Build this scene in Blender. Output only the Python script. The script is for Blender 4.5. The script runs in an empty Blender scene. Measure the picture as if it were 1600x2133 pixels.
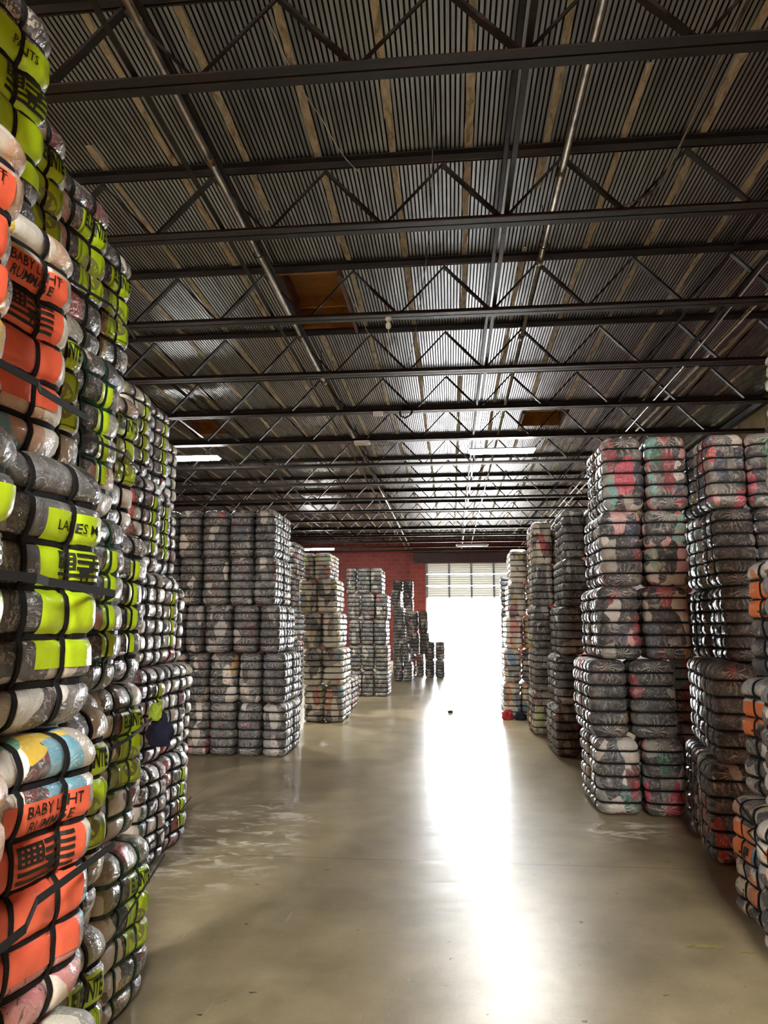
import bpy, bmesh, math, random
from mathutils import Vector, Matrix, noise
from math import sin, cos, pi, sqrt, atan, radians as R_
random.seed(7)
C = bpy.context.scene.collection
SC = bpy.context.scene

# ------------------------------------------------------------------ helpers
def srgb(h):
    h = h.lstrip('#'); o = []
    for i in (0, 2, 4):
        c = int(h[i:i+2], 16)/255
        o.append(c/12.92 if c <= .04045 else ((c+.055)/1.055)**2.4)
    return (o[0], o[1], o[2], 1)

def mesh_obj(name, verts, faces, mat=None, parent=None, smooth=False, loc=None):
    me = bpy.data.meshes.new(name); me.from_pydata(verts, [], faces); me.update()
    if smooth:
        me.polygons.foreach_set('use_smooth', [True]*len(me.polygons))
    if mat: me.materials.append(mat)
    o = bpy.data.objects.new(name, me); C.objects.link(o)
    if parent: o.parent = parent
    if loc: o.location = loc
    return o

class MB:
    def __init__(s): s.v = []; s.f = []
    def add(s, vs, fs):
        n = len(s.v); s.v += [tuple(v) for v in vs]; s.f += [tuple(i+n for i in f) for f in fs]; return s
    def box(s, x0, x1, y0, y1, z0, z1):
        vs = [(x, y, z) for z in (z0, z1) for y in (y0, y1) for x in (x0, x1)]
        return s.add(vs, [(0,2,3,1),(4,5,7,6),(0,1,5,4),(2,6,7,3),(0,4,6,2),(1,3,7,5)])
    def bar(s, a, b, w, h, up=(0,0,1)):
        a = Vector(a); b = Vector(b); d = (b-a).normalized(); u = Vector(up)
        sx = d.cross(u)
        if sx.length < 1e-4: sx = d.cross(Vector((1,0,0)))
        sx.normalize(); uu = sx.cross(d).normalized()
        vs = []
        for p in (a, b):
            for i, j in ((-1,-1),(1,-1),(1,1),(-1,1)): vs.append(p+sx*i*w/2+uu*j*h/2)
        return s.add(vs, [(0,3,2,1),(4,5,6,7),(0,1,5,4),(1,2,6,5),(2,3,7,6),(3,0,4,7)])
    def tube(s, pts, r, n=8, closed=False):
        pts = [Vector(p) for p in pts]; rings = []; m = len(pts)
        for i, p in enumerate(pts):
            d = (pts[min(i+1, m-1)]-pts[max(i-1, 0)]).normalized()
            a = d.cross(Vector((0,0,1)))
            if a.length < .05: a = d.cross(Vector((1,0,0)))
            a.normalize(); b = a.cross(d).normalized()
            rings.append([p+a*cos(2*pi*k/n)*r+b*sin(2*pi*k/n)*r for k in range(n)])
        vs = [v for rg in rings for v in rg]; fs = []
        for i in range(m-1):
            for k in range(n):
                k2 = (k+1) % n; fs.append((i*n+k, i*n+k2, (i+1)*n+k2, (i+1)*n+k))
        fs.append(tuple(range(n))[::-1]); fs.append(tuple((m-1)*n+k for k in range(n)))
        return s.add(vs, fs)
    def lathe(s, prof, n=16, o=(0,0,0)):
        vs = []; fs = []
        for r, z in prof:
            for k in range(n): vs.append((o[0]+r*cos(2*pi*k/n), o[1]+r*sin(2*pi*k/n), o[2]+z))
        for i in range(len(prof)-1):
            for k in range(n):
                k2 = (k+1) % n; fs.append((i*n+k, i*n+k2, (i+1)*n+k2, (i+1)*n+k))
        return s.add(vs, fs)
    def build(s, name, mat=None, parent=None, smooth=False, loc=None):
        return mesh_obj(name, s.v, s.f, mat, parent, smooth, loc)

def empty(name, loc=(0,0,0), rz=0):
    o = bpy.data.objects.new(name, None); C.objects.link(o); o.location = loc
    o.rotation_euler = (0,0,rz); o.empty_display_size = .1; return o
def tag(o, label, cat, group=None, kind=None):
    if label: o['label'] = label
    if cat: o['category'] = cat
    if group: o['group'] = group
    if kind: o['kind'] = kind
    return o
def struct(o): o['kind'] = 'structure'; return o

# ------------------------------------------------------------------ materials
class NT:
    def __init__(s, name):
        s.m = bpy.data.materials.new(name); s.m.use_nodes = True
        s.t = s.m.node_tree; s.t.nodes.clear()
        s.out = s.n('ShaderNodeOutputMaterial'); s.p = s.n('ShaderNodeBsdfPrincipled')
        s.l(s.p.outputs[0], s.out.inputs[0])
    def n(s, ty, **k):
        nd = s.t.nodes.new(ty)
        for a, b in k.items(): setattr(nd, a, b)
        return nd
    def l(s, a, b): s.t.links.new(a, b)
    def put(s, sock, v):
        if hasattr(v, 'is_output'): s.l(v, sock)
        elif v is not None: sock.default_value = v
    def math(s, op, a, b=None, c=None, clamp=False):
        nd = s.n('ShaderNodeMath', operation=op, use_clamp=clamp)
        for i, v in enumerate((a, b, c)):
            if v is not None: s.put(nd.inputs[i], v)
        return nd.outputs[0]
    def noise(s, vec, scale, detail=4, rough=.55, dist=0, w=None):
        nd = s.n('ShaderNodeTexNoise', noise_dimensions='4D' if w is not None else '3D')
        s.l(vec, nd.inputs['Vector'])
        if w is not None: s.put(nd.inputs['W'], w)
        nd.inputs['Scale'].default_value = scale; nd.inputs['Detail'].default_value = detail
        nd.inputs['Roughness'].default_value = rough; nd.inputs['Distortion'].default_value = dist
        return nd
    def ramp(s, fac, stops, interp='LINEAR'):
        nd = s.n('ShaderNodeValToRGB'); cr = nd.color_ramp; cr.interpolation = interp
        while len(cr.elements) < len(stops): cr.elements.new(.5)
        for e, (p, c) in zip(cr.elements, stops):
            e.position = p; e.color = c if len(c) == 4 else (*c, 1)
        s.put(nd.inputs[0], fac); return nd.outputs[0]
    def mix(s, fac, a, b, mode='MIX'):
        nd = s.n('ShaderNodeMix', data_type='RGBA', blend_type=mode)
        s.put(nd.inputs[0], fac); s.put(nd.inputs[6], a); s.put(nd.inputs[7], b); return nd.outputs[2]
    def mapr(s, v, a, b, c=0, d=1):
        nd = s.n('ShaderNodeMapRange'); s.put(nd.inputs[0], v)
        for i, x in enumerate((a, b, c, d)): nd.inputs[i+1].default_value = x
        return nd.outputs[0]
    def mapping(s, vec, scale=(1,1,1), loc=(0,0,0)):
        nd = s.n('ShaderNodeMapping'); s.l(vec, nd.inputs[0]); nd.inputs['Scale'].default_value = scale
        nd.inputs['Location'].default_value = loc; return nd.outputs[0]
    def bump(s, h, strength=.3, dist=.01, prev=None):
        nd = s.n('ShaderNodeBump'); nd.inputs['Strength'].default_value = strength
        nd.inputs['Distance'].default_value = dist; s.l(h, nd.inputs['Height'])
        if prev is not None: s.l(prev, nd.inputs['Normal'])
        return nd.outputs[0]
    def set(s, **k):
        for a, b in k.items(): s.put(s.p.inputs[a.replace('_', ' ')], b)
        return s
    def objc(s): return s.n('ShaderNodeTexCoord').outputs['Object']

def simple(name, col, rough=.5, metal=0, noise_amt=.15, nscale=12, coat=0, bump=0):
    s = NT(name); v = s.objc(); n = s.noise(v, nscale, 5)
    c = srgb(col); dark = tuple(x*(1-noise_amt*2) for x in c[:3])+(1,)
    s.set(Base_Color=s.ramp(n.outputs[0], [(.3, dark), (.65, c)]), Roughness=rough, Metallic=metal)
    if coat: s.set(Coat_Weight=coat, Coat_Roughness=.15)
    if bump: s.set(Normal=s.bump(n.outputs[0], bump, .004))
    return s.m

PAL = {
 'dark': [('#131416',6),('#242527',4),('#1d2026',3),('#3c3c3b',4),('#6c6a64',2),('#a19d92',1.3),('#43191f',1.2),('#222c40',1),('#c4bfb2',.7),('#8c2a36',.35),('#4c4b46',2.5)],
 'mixed': [('#151517',4),('#303032',3),('#8b8a84',2),('#cdc7b8',2.6),('#6b222c',1.6),('#3a4856',1.6),('#cf9c96',1.6),('#55604a',1.2),('#b82c34',1.2),('#a8813c',.8),('#dedacd',2),('#2d6f66',.7)],
 'kids': [('#d7b193',3),('#ddb92c',2.4),('#e6dccb',4),('#d68c8c',2.4),('#c6bba9',3),('#8f62a0',1),('#69a9bd',1.2),('#3b3b3e',2.2),('#dd6f56',1.4),('#4f9a74',.7),('#efe9dd',2)],
 'pale': [('#d2cdbb',4),('#b9b4a3',3),('#8e8b7f',2),('#e3decf',4),('#66655f',1.5),('#b9a768',1),('#a2505a',.8),('#6699b0',.8),('#34353a',1.2),('#aeb86a',.5),('#d08a78',.6)],
 'grey': [('#2c2e31',4),('#45474a',4),('#5e5f60',3),('#8d8d8a',2),('#1b1c20',3),('#b7b5ad',1.6),('#3b2f33',1),('#c9c6bd',1)],
 'olive': [('#6d6a58',3),('#8d8871',3),('#ddd6c2',3),('#3a3a36',2.4),('#a9a48c',2),('#5c1f24',1.4),('#b5282c',.7),('#93a052',1),('#efe8d6',1.6)],
 'orange': [('#d9834a',.8),('#d4cfc2',4),('#707276',3),('#34363b',2),('#6793ba',.8),('#dccaa4',2),('#dba58a',1.2),('#9fa0a0',3)],
 'rose': [('#17171a',3),('#7b786f',3.4),('#a39f93',1.6),('#2c2a2d',3),('#8b1f30',2.2),('#c8405a',1.6),('#d4cdc0',2.6),('#d69a98',1.8),('#6fa8a0',1),('#4a4a4a',2),('#25304a',1),('#1f7050',.8)],
}
def bale_mat(name, pal, film_sheen=.36):
    s = NT(name); P = s.objc(); info = s.n('ShaderNodeObjectInfo')
    W = s.math('MULTIPLY', info.outputs['Random'], 87.0)
    sep = s.n('ShaderNodeSeparateXYZ'); s.l(P, sep.inputs[0])
    # folded garments: vertical patches, edges distorted
    wn = s.noise(P, 7, 3, .5, 0, W)
    off = s.n('ShaderNodeVectorMath', operation='MULTIPLY_ADD'); s.l(wn.outputs['Color'], off.inputs[0])
    off.inputs[1].default_value = (.09,.09,.12); s.l(P, off.inputs[2])
    vo = s.n('ShaderNodeTexVoronoi', voronoi_dimensions='4D'); s.l(s.mapping(off.outputs[0], (8.6, 8.0, 4.6)), vo.inputs['Vector'])
    s.l(W, vo.inputs['W']); vo.inputs['Scale'].default_value = 1.0
    cs = s.n('ShaderNodeSeparateColor'); s.l(vo.outputs['Color'], cs.inputs[0])
    tot = sum(w for _, w in PAL[pal]); acc = 0; st = []
    for c, w in PAL[pal]: st.append((acc/tot, srgb(c))); acc += w
    fac = s.math('FRACT', s.math('ADD', cs.outputs[0], s.math('MULTIPLY', info.outputs['Random'], 3.7)))
    col = s.ramp(fac, st, 'CONSTANT')
    # prints on some garments
    pr = s.noise(P, 42, 3, .5, 1.2, W)
    pm = s.math('MULTIPLY', s.math('GREATER_THAN', pr.outputs[0], .56), s.math('GREATER_THAN', cs.outputs[1], .88))
    st2 = [(0, srgb('#cfc8b8')), (.3, srgb('#7c2731')), (.5, srgb('#d7ad48')), (.7, srgb('#22242c')), (.85, srgb('#d98a86'))]
    col = s.mix(s.math('MULTIPLY', pm, .8), col, s.ramp(cs.outputs[2], st2, 'CONSTANT'))
    shade = s.noise(s.mapping(P, (1, 1, .35)), 55, 4, .6, .5, W)
    col = s.mix(.35, col, s.ramp(shade.outputs[0], [(.3, (.35,.35,.35,1)), (.7, (1,1,1,1))]), 'MULTIPLY')
    # film wrinkles: streaks + gathered folds fanning out from the two ends of the wrapped face
    zz = s.math('SUBTRACT', sep.outputs[2], .315)
    az = s.math('SUBTRACT', s.math('ABSOLUTE', zz), .262)
    ang = s.math('ARCTAN2', az, sep.outputs[0])
    dn = s.noise(P, 9, 3, .5, 0, W)
    fan = s.math('SINE', s.math('ADD', s.math('MULTIPLY', ang, 13.0), s.math('MULTIPLY', dn.outputs[0], 16.0)))
    dist = s.math('SQRT', s.math('ADD', s.math('MULTIPLY', az, az), s.math('MULTIPLY', sep.outputs[0], sep.outputs[0])))
    fm = s.math('MULTIPLY', s.mapr(dist, .20, .04), s.mapr(s.math('ABSOLUTE', sep.outputs[1]), .17, .215))
    fan = s.math('MULTIPLY', fan, fm)
    w1 = s.noise(s.mapping(P, (1, 1, 1.5)), 8, 6, .6, 1.6, W)
    w1r = s.math('ABSOLUTE', s.math('SUBTRACT', w1.outputs[0], .5))
    w2 = s.noise(s.mapping(P, (1, 1, .3)), 70, 3, .6, .8, W)
    h = s.math('ADD', s.math('MULTIPLY', w1r, 2.2), s.math('ADD', s.math('MULTIPLY', w2.outputs[0], .35), s.math('MULTIPLY', fan, .5)))
    mk = s.math('MULTIPLY', s.mapr(w1.outputs[0], .54, .74), film_sheen, clamp=True)
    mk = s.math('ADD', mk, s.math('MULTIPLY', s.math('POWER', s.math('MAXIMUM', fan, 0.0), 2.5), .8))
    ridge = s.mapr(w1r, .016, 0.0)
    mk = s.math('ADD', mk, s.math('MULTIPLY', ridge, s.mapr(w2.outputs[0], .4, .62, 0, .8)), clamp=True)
    mk = s.math('ADD', mk, s.mapr(s.math('ABSOLUTE', sep.outputs[1]), .15, .2, film_sheen*.10, .05), clamp=True)
    col = s.mix(mk, col, (.78,.77,.71,1))  # milky film plus wrinkle sheen and glints, painted whitish into the base colour
    s.set(Base_Color=col, Roughness=.55, Coat_Weight=.8, Coat_Roughness=.09, Coat_IOR=1.6,
          Normal=s.bump(s.math('ADD', s.math('MULTIPLY', w1.outputs[0], .6), s.math('MULTIPLY', fan, .3)), .35, .02))
    s.l(s.bump(h, 1.0, .024), s.p.inputs['Coat Normal'])
    return s.m
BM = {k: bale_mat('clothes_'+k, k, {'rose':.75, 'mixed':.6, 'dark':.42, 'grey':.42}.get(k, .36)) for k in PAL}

M = {}
M['strap'] = simple('black_strap', '#050506', .85, 0, .1)
M['green_strap'] = simple('green_strap', '#153d2a', .35, 0, .1)
M['chord'] = None
def steel_mat():
    s = NT('joist_paint'); P = s.n('ShaderNodeTexCoord').outputs['Object']
    n = s.noise(s.mapping(P, (.6, 3, 3)), 3.0, 6, .65); n2 = s.noise(P, 30, 4)
    c = s.ramp(n.outputs[0], [(.36, srgb('#191716')), (.54, srgb('#26231f')), (.64, srgb('#35221b')), (.74, srgb('#2a1813'))])
    c = s.mix(.4, c, s.ramp(n2.outputs[0], [(.3, (.4,.4,.4,1)), (.7, (1,1,1,1))]), 'MULTIPLY')
    s.set(Base_Color=c, Roughness=s.mapr(n2.outputs[0], .3, .7, .45, .65), Specular_IOR_Level=.3)
    return s.m
M['steel'] = steel_mat()
def deck_mat():
    s = NT('galvanised_deck'); P = s.objc()
    n = s.noise(s.mapping(P, (8, .5, 1)), 2.0, 5, .6); n2 = s.noise(P, 40, 4, .7)
    c = s.ramp(n.outputs[0], [(.3, srgb('#7d7e80')), (.55, srgb('#a0a1a5')), (.75, srgb('#b0b2b5'))])
    c = s.mix(s.math('MULTIPLY', s.math('GREATER_THAN', n2.outputs[0], .66), .5), c, srgb('#5a4a3c'))
    s.set(Base_Color=c, Metallic=.9, Roughness=s.mapr(n.outputs[0], .3, .7, .29, .40))
    return s.m
M['deck'] = deck_mat()
def seam_mat():
    s = NT('aged_seam_sealant'); P = s.objc(); n = s.noise(s.mapping(P, (1, .25, 1)), 22, 6, .7, .6)
    s.set(Base_Color=s.ramp(n.outputs[0], [(.3, srgb('#5c5142')), (.45, srgb('#9c917c')), (.6, srgb('#bcb29c')), (.75, srgb('#857862'))]),
          Roughness=.85, Normal=s.bump(n.outputs[0], .5, .01))
    return s.m
M['seam'] = seam_mat()
def ply_mat():
    s = NT('plywood'); P = s.objc(); n = s.noise(s.mapping(P, (1, 6, 1)), 4, 6, .6, .8)
    s.set(Base_Color=s.ramp(n.outputs[0], [(.3, srgb('#7a4d22')), (.6, srgb('#a87234')), (.75, srgb('#8c5a28'))]), Roughness=.7)
    return s.m
M['ply'] = ply_mat()
M['curb'] = simple('painted_curb_board', '#6d4a48', .7, 0, .2, 8)
def floor_mat():
    s = NT('polished_concrete'); P = s.n('ShaderNodeNewGeometry').outputs['Position']
    n1 = s.noise(P, .55, 6, .6, .4); n2 = s.noise(P, 2.6, 5, .6, .2); n3 = s.noise(P, 60, 3, .6)
    n4 = s.noise(s.mapping(P, (2.2, .35, 1)), 1.6, 5, .6, .6)
    c = s.ramp(n1.outputs[0], [(.3, srgb('#776d54')), (.5, srgb('#968b70')), (.7, srgb('#877c60'))])
    c = s.mix(.55, c, s.ramp(n2.outputs[0], [(.32, (.5,.48,.43,1)), (.66, (1,1,1,1))]), 'MULTIPLY')
    c = s.mix(.18, c, s.ramp(n3.outputs[0], [(.35, (.6,.6,.6,1)), (.6, (1,1,1,1))]), 'MULTIPLY')
    sep = s.n('ShaderNodeSeparateXYZ'); s.l(P, sep.inputs[0])
    # pale scuffed patch left of the aisle and a smaller one beside the right stack
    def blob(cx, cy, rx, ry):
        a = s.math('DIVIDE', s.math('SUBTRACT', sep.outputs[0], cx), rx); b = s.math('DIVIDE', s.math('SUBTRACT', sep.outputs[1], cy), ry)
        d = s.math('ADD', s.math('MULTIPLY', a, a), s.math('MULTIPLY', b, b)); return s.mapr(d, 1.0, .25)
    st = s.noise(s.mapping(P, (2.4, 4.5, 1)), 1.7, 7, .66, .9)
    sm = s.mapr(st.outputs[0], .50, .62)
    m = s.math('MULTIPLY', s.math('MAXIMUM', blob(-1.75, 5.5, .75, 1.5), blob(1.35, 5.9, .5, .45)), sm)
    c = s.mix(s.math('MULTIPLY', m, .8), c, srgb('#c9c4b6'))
    dk = s.noise(P, 2.3, 3, .5, .2)
    c = s.mix(s.math('MULTIPLY', s.mapr(dk.outputs[0], .5, .85), .35), c, srgb('#3a352a'))
    sp = s.noise(s.mapping(P, (1, 1.6, 1)), 13, 2, .5); c = s.mix(s.math('MULTIPLY', s.mapr(sp.outputs[0], .735, .75), .85), c, srgb('#1b1a18'))
    # sawn joints
    fy = s.math('ABSOLUTE', s.math('SUBTRACT', s.math('FRACT', s.math('DIVIDE', s.math('ADD', sep.outputs[1], 3.88+.1), 6.0)), .5))
    jl = s.math('LESS_THAN', fy, .0011)
    fx = s.math('ABSOLUTE', s.math('SUBTRACT', s.math('FRACT', s.math('DIVIDE', s.math('ADD', sep.outputs[0], 5.4), 6.0)), .5))
    jl = s.math('MAXIMUM', jl, s.math('LESS_THAN', fx, .0009))
    c = s.mix(s.math('MULTIPLY', jl, .55), c, srgb('#3a352b'))
    rg = s.math('MULTIPLY_ADD', s.noise(P, .9, 2, .5).outputs[0], .10, .235)
    rg = s.math('ADD', rg, s.math('MULTIPLY', m, .25))
    st5 = s.noise(s.mapping(P, (.5, 3.2, 1)), 1.1, 3, .5, .3)
    rg = s.math('MULTIPLY_ADD', st5.outputs[0], .07, rg)
    sc = s.noise(s.mapping(P, (1.0, 9, 1)), 2.6, 6, .75, 1.5)
    c = s.mix(s.math('MULTIPLY', s.mapr(sc.outputs[0], .64, .78), .22), c, srgb('#3c3626'))
    sc2 = s.noise(s.mapping(P, (7, .8, 1)), 3.1, 5, .7, 1.0)
    c = s.mix(s.math('MULTIPLY', s.mapr(sc2.outputs[0], .66, .71), .3), c, srgb('#cfc8b0'))
    hb = s.math('ADD', s.math('MULTIPLY', n2.outputs[0], .35), s.math('ADD', s.math('MULTIPLY', n1.outputs[0], 1.5), s.math('MULTIPLY', st5.outputs[0], 3.0)))
    c = s.mix(1.0, c, (1.4,1.36,1.3,1), 'MULTIPLY')
    s.set(Base_Color=c, Roughness=rg, Specular_IOR_Level=.55, Coat_Weight=.2, Coat_Roughness=.28, Normal=s.bump(hb, .12, .01))
    return s.m
M['floor'] = floor_mat()
def block_mat(name, c1, c2, mortar, sx=2.5, axis='XZ'):
    s = NT(name); P = s.n('ShaderNodeNewGeometry').outputs['Position']
    sep = s.n('ShaderNodeSeparateXYZ'); s.l(P, sep.inputs[0]); cb = s.n('ShaderNodeCombineXYZ')
    s.l(sep.outputs[0 if axis == 'XZ' else 1], cb.inputs[0]); s.l(sep.outputs[2], cb.inputs[1])
    b = s.n('ShaderNodeTexBrick'); s.l(cb.outputs[0], b.inputs['Vector'])
    b.inputs['Scale'].default_value = 1.0; b.inputs['Brick Width'].default_value = .4; b.inputs['Row Height'].default_value = .2
    b.inputs['Mortar Size'].default_value = .008
    b.inputs['Color1'].default_value = srgb(c1); b.inputs['Color2'].default_value = srgb(c2); b.inputs['Mortar'].default_value = srgb(mortar)
    n = s.noise(P, 3, 5)
    s.set(Base_Color=s.mix(.3, b.outputs[0], s.ramp(n.outputs[0], [(.3,(.5,.5,.5,1)),(.7,(1,1,1,1))]), 'MULTIPLY'), Roughness=.6,
          Normal=s.bump(b.outputs['Fac'], -.4, .01))
    return s.m
M['redblock'] = block_mat('red_painted_block', '#8a3a36', '#7c302e', '#9c5650')
def tilt_mat():
    s = NT('tan_wall_panel'); P = s.n('ShaderNodeNewGeometry').outputs['Position']
    sep = s.n('ShaderNodeSeparateXYZ'); s.l(P, sep.inputs[0])
    n = s.noise(s.mapping(P, (1, 1, .5)), 1.6, 7, .65); n2 = s.noise(P, 9, 4)
    c = s.ramp(n.outputs[0], [(.3, srgb('#6f6247')), (.5, srgb('#91835f')), (.7, srgb('#a09270'))])
    c = s.mix(s.mapr(n2.outputs[0], .62, .72, 0, .6), c, srgb('#5a4a34'))
    fy = s.math('ABSOLUTE', s.math('SUBTRACT', s.math('FRACT', s.math('DIVIDE', sep.outputs[1], 1.22)), .5))
    c = s.mix(s.math('MULTIPLY', s.math('LESS_THAN', fy, .012), .7), c, srgb('#4a3c2a'))
    c = s.mix(s.math('LESS_THAN', sep.outputs[2], 4.93), c, srgb('#5a2a22'))
    s.set(Base_Color=c, Roughness=.8); return s.m
M['tan'] = tilt_mat()
M['header'] = simple('door_header_steel', '#3a2226', .5, 0, .25, 3)
M['galv'] = simple('galvanised_pipe', '#a5a294', .32, .9, .2, 14)
M['rustpipe'] = simple('aged_pipe', '#8d7c60', .5, .5, .35, 9)
M['dark'] = simple('dark_metal', '#1b1a19', .5, .2, .15)
M['white'] = simple('white_enamel', '#d8d8d2', .4, 0, .05)
M['offwhite'] = simple('aged_white_plastic', '#c9c3b0', .5, 0, .1)
M['track'] = simple('door_track_steel', '#7d8083', .4, .7, .1)
M['asphalt'] = simple('outdoor_concrete', '#b9b6ae', .9, 0, .1, 2)
M['navy'] = simple('navy_cloth', '#141730', .9, 0, .2, 20, bump=.4)
M['redcloth'] = simple('red_cloth', '#b53238', .9, 0, .2, 20, bump=.4)
M['paleclth'] = simple('pale_cloth', '#d8cdbd', .9, 0, .15, 20, bump=.4)
M['limecl'] = simple('lime_cloth', '#a9c43a', .85, 0, .2, 20, bump=.4)
M['yellow'] = simple('yellow_floor_paint', '#a99e35', .6, 0, .3, 30)
M['ink'] = simple('black_ink', '#14160f', .5, 0, .05)
M['blueink'] = simple('dark_ink', '#23261c', .6, 0, .05)
def paper(name, col):
    s = NT(name); P = s.objc(); n = s.noise(P, 22, 5, .6, .8); n2 = s.noise(P, 90, 3, .6)
    c = srgb(col); s.set(Base_Color=s.mix(.25, c, s.ramp(n.outputs[0], [(.3,(.62,.62,.62,1)),(.65,(1,1,1,1))]), 'MULTIPLY'), Roughness=.5,
        Coat_Weight=.8, Coat_Roughness=.16)
    s.l(s.bump(s.math('ADD', n.outputs[0], s.math('MULTIPLY', n2.outputs[0], .2)), .45, .012), s.p.inputs['Coat Normal'])
    return s.m
M['coral'] = paper('coral_sheet', '#ef6b4c'); M['lime'] = paper('lime_sheet', '#bfe01f'); M['orangep'] = paper('orange_sheet', '#df7a40')
M['olivedisc'] = paper('olive_print', '#8a8f52')
def emis(name, col, st):
    s = NT(name); s.set(Base_Color=(.8,.8,.8,1), Emission_Color=col, Emission_Strength=st); return s.m
M['lens'] = emis('lit_tube_lens', (1.0,.985,.93,1), 130)
M['lens2'] = emis('bright_tube_lens', (1.0,.985,.94,1), 600)
M['lens_off'] = simple('unlit_lens', '#e2e3de', .3, 0, .04)
def slat_mat():
    s = NT('translucent_door_panel'); P = s.objc()
    d = s.n('ShaderNodeBsdfDiffuse'); d.inputs[0].default_value = (.62,.64,.64,1)
    t = s.n('ShaderNodeBsdfTranslucent'); t.inputs[0].default_value = (.55,.58,.58,1)
    mx = s.n('ShaderNodeMixShader'); mx.inputs[0].default_value = .009
    s.l(d.outputs[0], mx.inputs[1]); s.l(t.outputs[0], mx.inputs[2]); s.l(mx.outputs[0], s.out.inputs[0]); return s.m
M['doorpanel'] = slat_mat()
M['bulbglass'] = simple('frosted_bulb', '#cfcab8', .15, 0, .04, coat=1)

# ------------------------------------------------------------------ the bale shape
BW, BL, BH = .37, .45, .63
HX, HY, HZ, RR = BW/2, BL/2, BH/2, .08
def surf(p, seed=0, gz=1.0, gv=1.0):
    q = Vector((p[0]*HX, p[1]*HY, p[2]*HZ))
    inn = Vector((max(-HX+RR, min(HX-RR, q.x)), max(-HY+RR, min(HY-RR, q.y)), max(-HZ+RR, min(HZ-RR, q.z))))
    d = q-inn; n = d.normalized() if d.length > 1e-6 else Vector((1,0,0))
    b = inn+n*RR
    def puff(t, pw=3.4):
        t = min(abs(t)/.87, 1.0); return 1-sqrt(max(0, 1-t**pw))
    s = (b.z+HZ)/(BH/6); k = max(0, min(5, int(math.floor(s+1e-6)))); t = 2*(s-k)-1
    if (k == 0 and t < 0) or (k == 5 and t > 0): t = 0
    if s > 1e-3 and abs(s-round(s)) < 1e-4 and 0 < round(s) < 6: t = 1
    hw = sqrt(n.x*n.x+n.y*n.y)
    sg = noise.noise(Vector((k*3.1+seed*7.7, n.x*.8, n.y*.8)))
    dep = .024*gz*puff(t)*hw
    b2 = b - Vector((n.x, n.y, 0))*dep/(hw if hw > .01 else 1)*1.0
    # columns between the two upright straps (sides, top and underside)
    s2 = (b.y+HY)/(BL/3); k2 = max(0, min(2, int(math.floor(s2+1e-6)))); t2 = 2*(s2-k2)-1
    if (k2 == 0 and t2 < 0) or (k2 == 2 and t2 > 0): t2 = 0
    if abs(s2-round(s2)) < 1e-4 and 0 < round(s2) < 3: t2 = 1
    wv = max(0, max(abs(n.x), abs(n.z))-.25)/.75
    b2 = b2 - n*(.011*gv*puff(t2, 4.5)*wv)
    b2 = b2 + Vector((n.x, n.y, n.z*.3))*(.010*sg-.004+.012*noise.noise(b*6+Vector((seed*11.3, 0, 0)))+.004*noise.noise(b*22+Vector((0, seed*5.1, 0))))
    return Vector((b2.x, b2.y, b2.z+HZ)), n

def cuts(nseg, L, r, extra=1):
    out = []; seg = 2.0/nseg
    for k in range(nseg):
        c0 = -1+k*seg
        for t in (-1, -.87, -.80, -.62, -.3, 0, .3, .62, .80, .87): out.append(c0+(t+1)/2*seg)
    out.append(1.0); return out
ZC = cuts(6, BH, RR); YC = cuts(3, BL, RR)
XC = [-1,-.93,-.85,-.75,-.62,-.5,-.25,0,.25,.5,.62,.75,.85,.93,1]
def bale_mesh(seed):
    vmap = {}; vs = []; fs = []
    def vid(p):
        k = (round(p[0],4), round(p[1],4), round(p[2],4))
        if k not in vmap: vmap[k] = len(vs); vs.append(tuple(surf(p, seed)[0]))
        return vmap[k]
    def face(fn, A, B, flip):
        for i in range(len(A)-1):
            for j in range(len(B)-1):
                q = [vid(fn(A[i],B[j])), vid(fn(A[i+1],B[j])), vid(fn(A[i+1],B[j+1])), vid(fn(A[i],B[j+1]))]
                fs.append(tuple(q[::-1] if flip else q))
    for sx in (1,-1): face(lambda a,b: (sx,a,b), YC, ZC, sx < 0)
    for sy in (1,-1): face(lambda a,b: (a,sy,b), XC, ZC, sy > 0)
    for sz in (1,-1): face(lambda a,b: (a,b,sz), XC, YC, sz < 0)
    me = bpy.data.meshes.new('bundle'); me.from_pydata(vs, [], fs); me.update()
    me.polygons.foreach_set('use_smooth', [True]*len(me.polygons)); me.materials.append(BM['dark'])
    return me
def ribbon_mesh(pts, nrm, wid, w=.013, t=.004, name='strap'):
    vs = []; fs = []; m = len(pts)
    for p, n, u in zip(pts, nrm, wid):
        vs += [p+n*t+u*w/2, p+n*t-u*w/2, p-n*t-u*w/2, p-n*t+u*w/2]
    for i in range(m):
        j = (i+1) % m
        for k in range(4): k2 = (k+1) % 4; fs.append((i*4+k, i*4+k2, j*4+k2, j*4+k))
    me = bpy.data.meshes.new(name); me.from_pydata([tuple(v) for v in vs], [], fs); me.update()
    me.materials.append(M['strap']); return me
def perim(n=9):
    out = []
    for i in range(n): out.append((1, -1+2*i/n))
    for i in range(n): out.append((1-2*i/n, 1))
    for i in range(n): out.append((-1, 1-2*i/n))
    for i in range(n): out.append((-1+2*i/n, -1))
    return out
def hstrap(seed, k):
    pts = []; ns = []; us = []
    for a, b in perim(16):
        p, n = surf((a, b, -1+2*k/6), seed, 1.0); nn = Vector((n.x, n.y, 0)).normalized()
        pts.append(p+nn*.004); ns.append(nn); us.append(Vector((0,0,1)))
    return ribbon_mesh(pts, ns, us, .0135)
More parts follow.
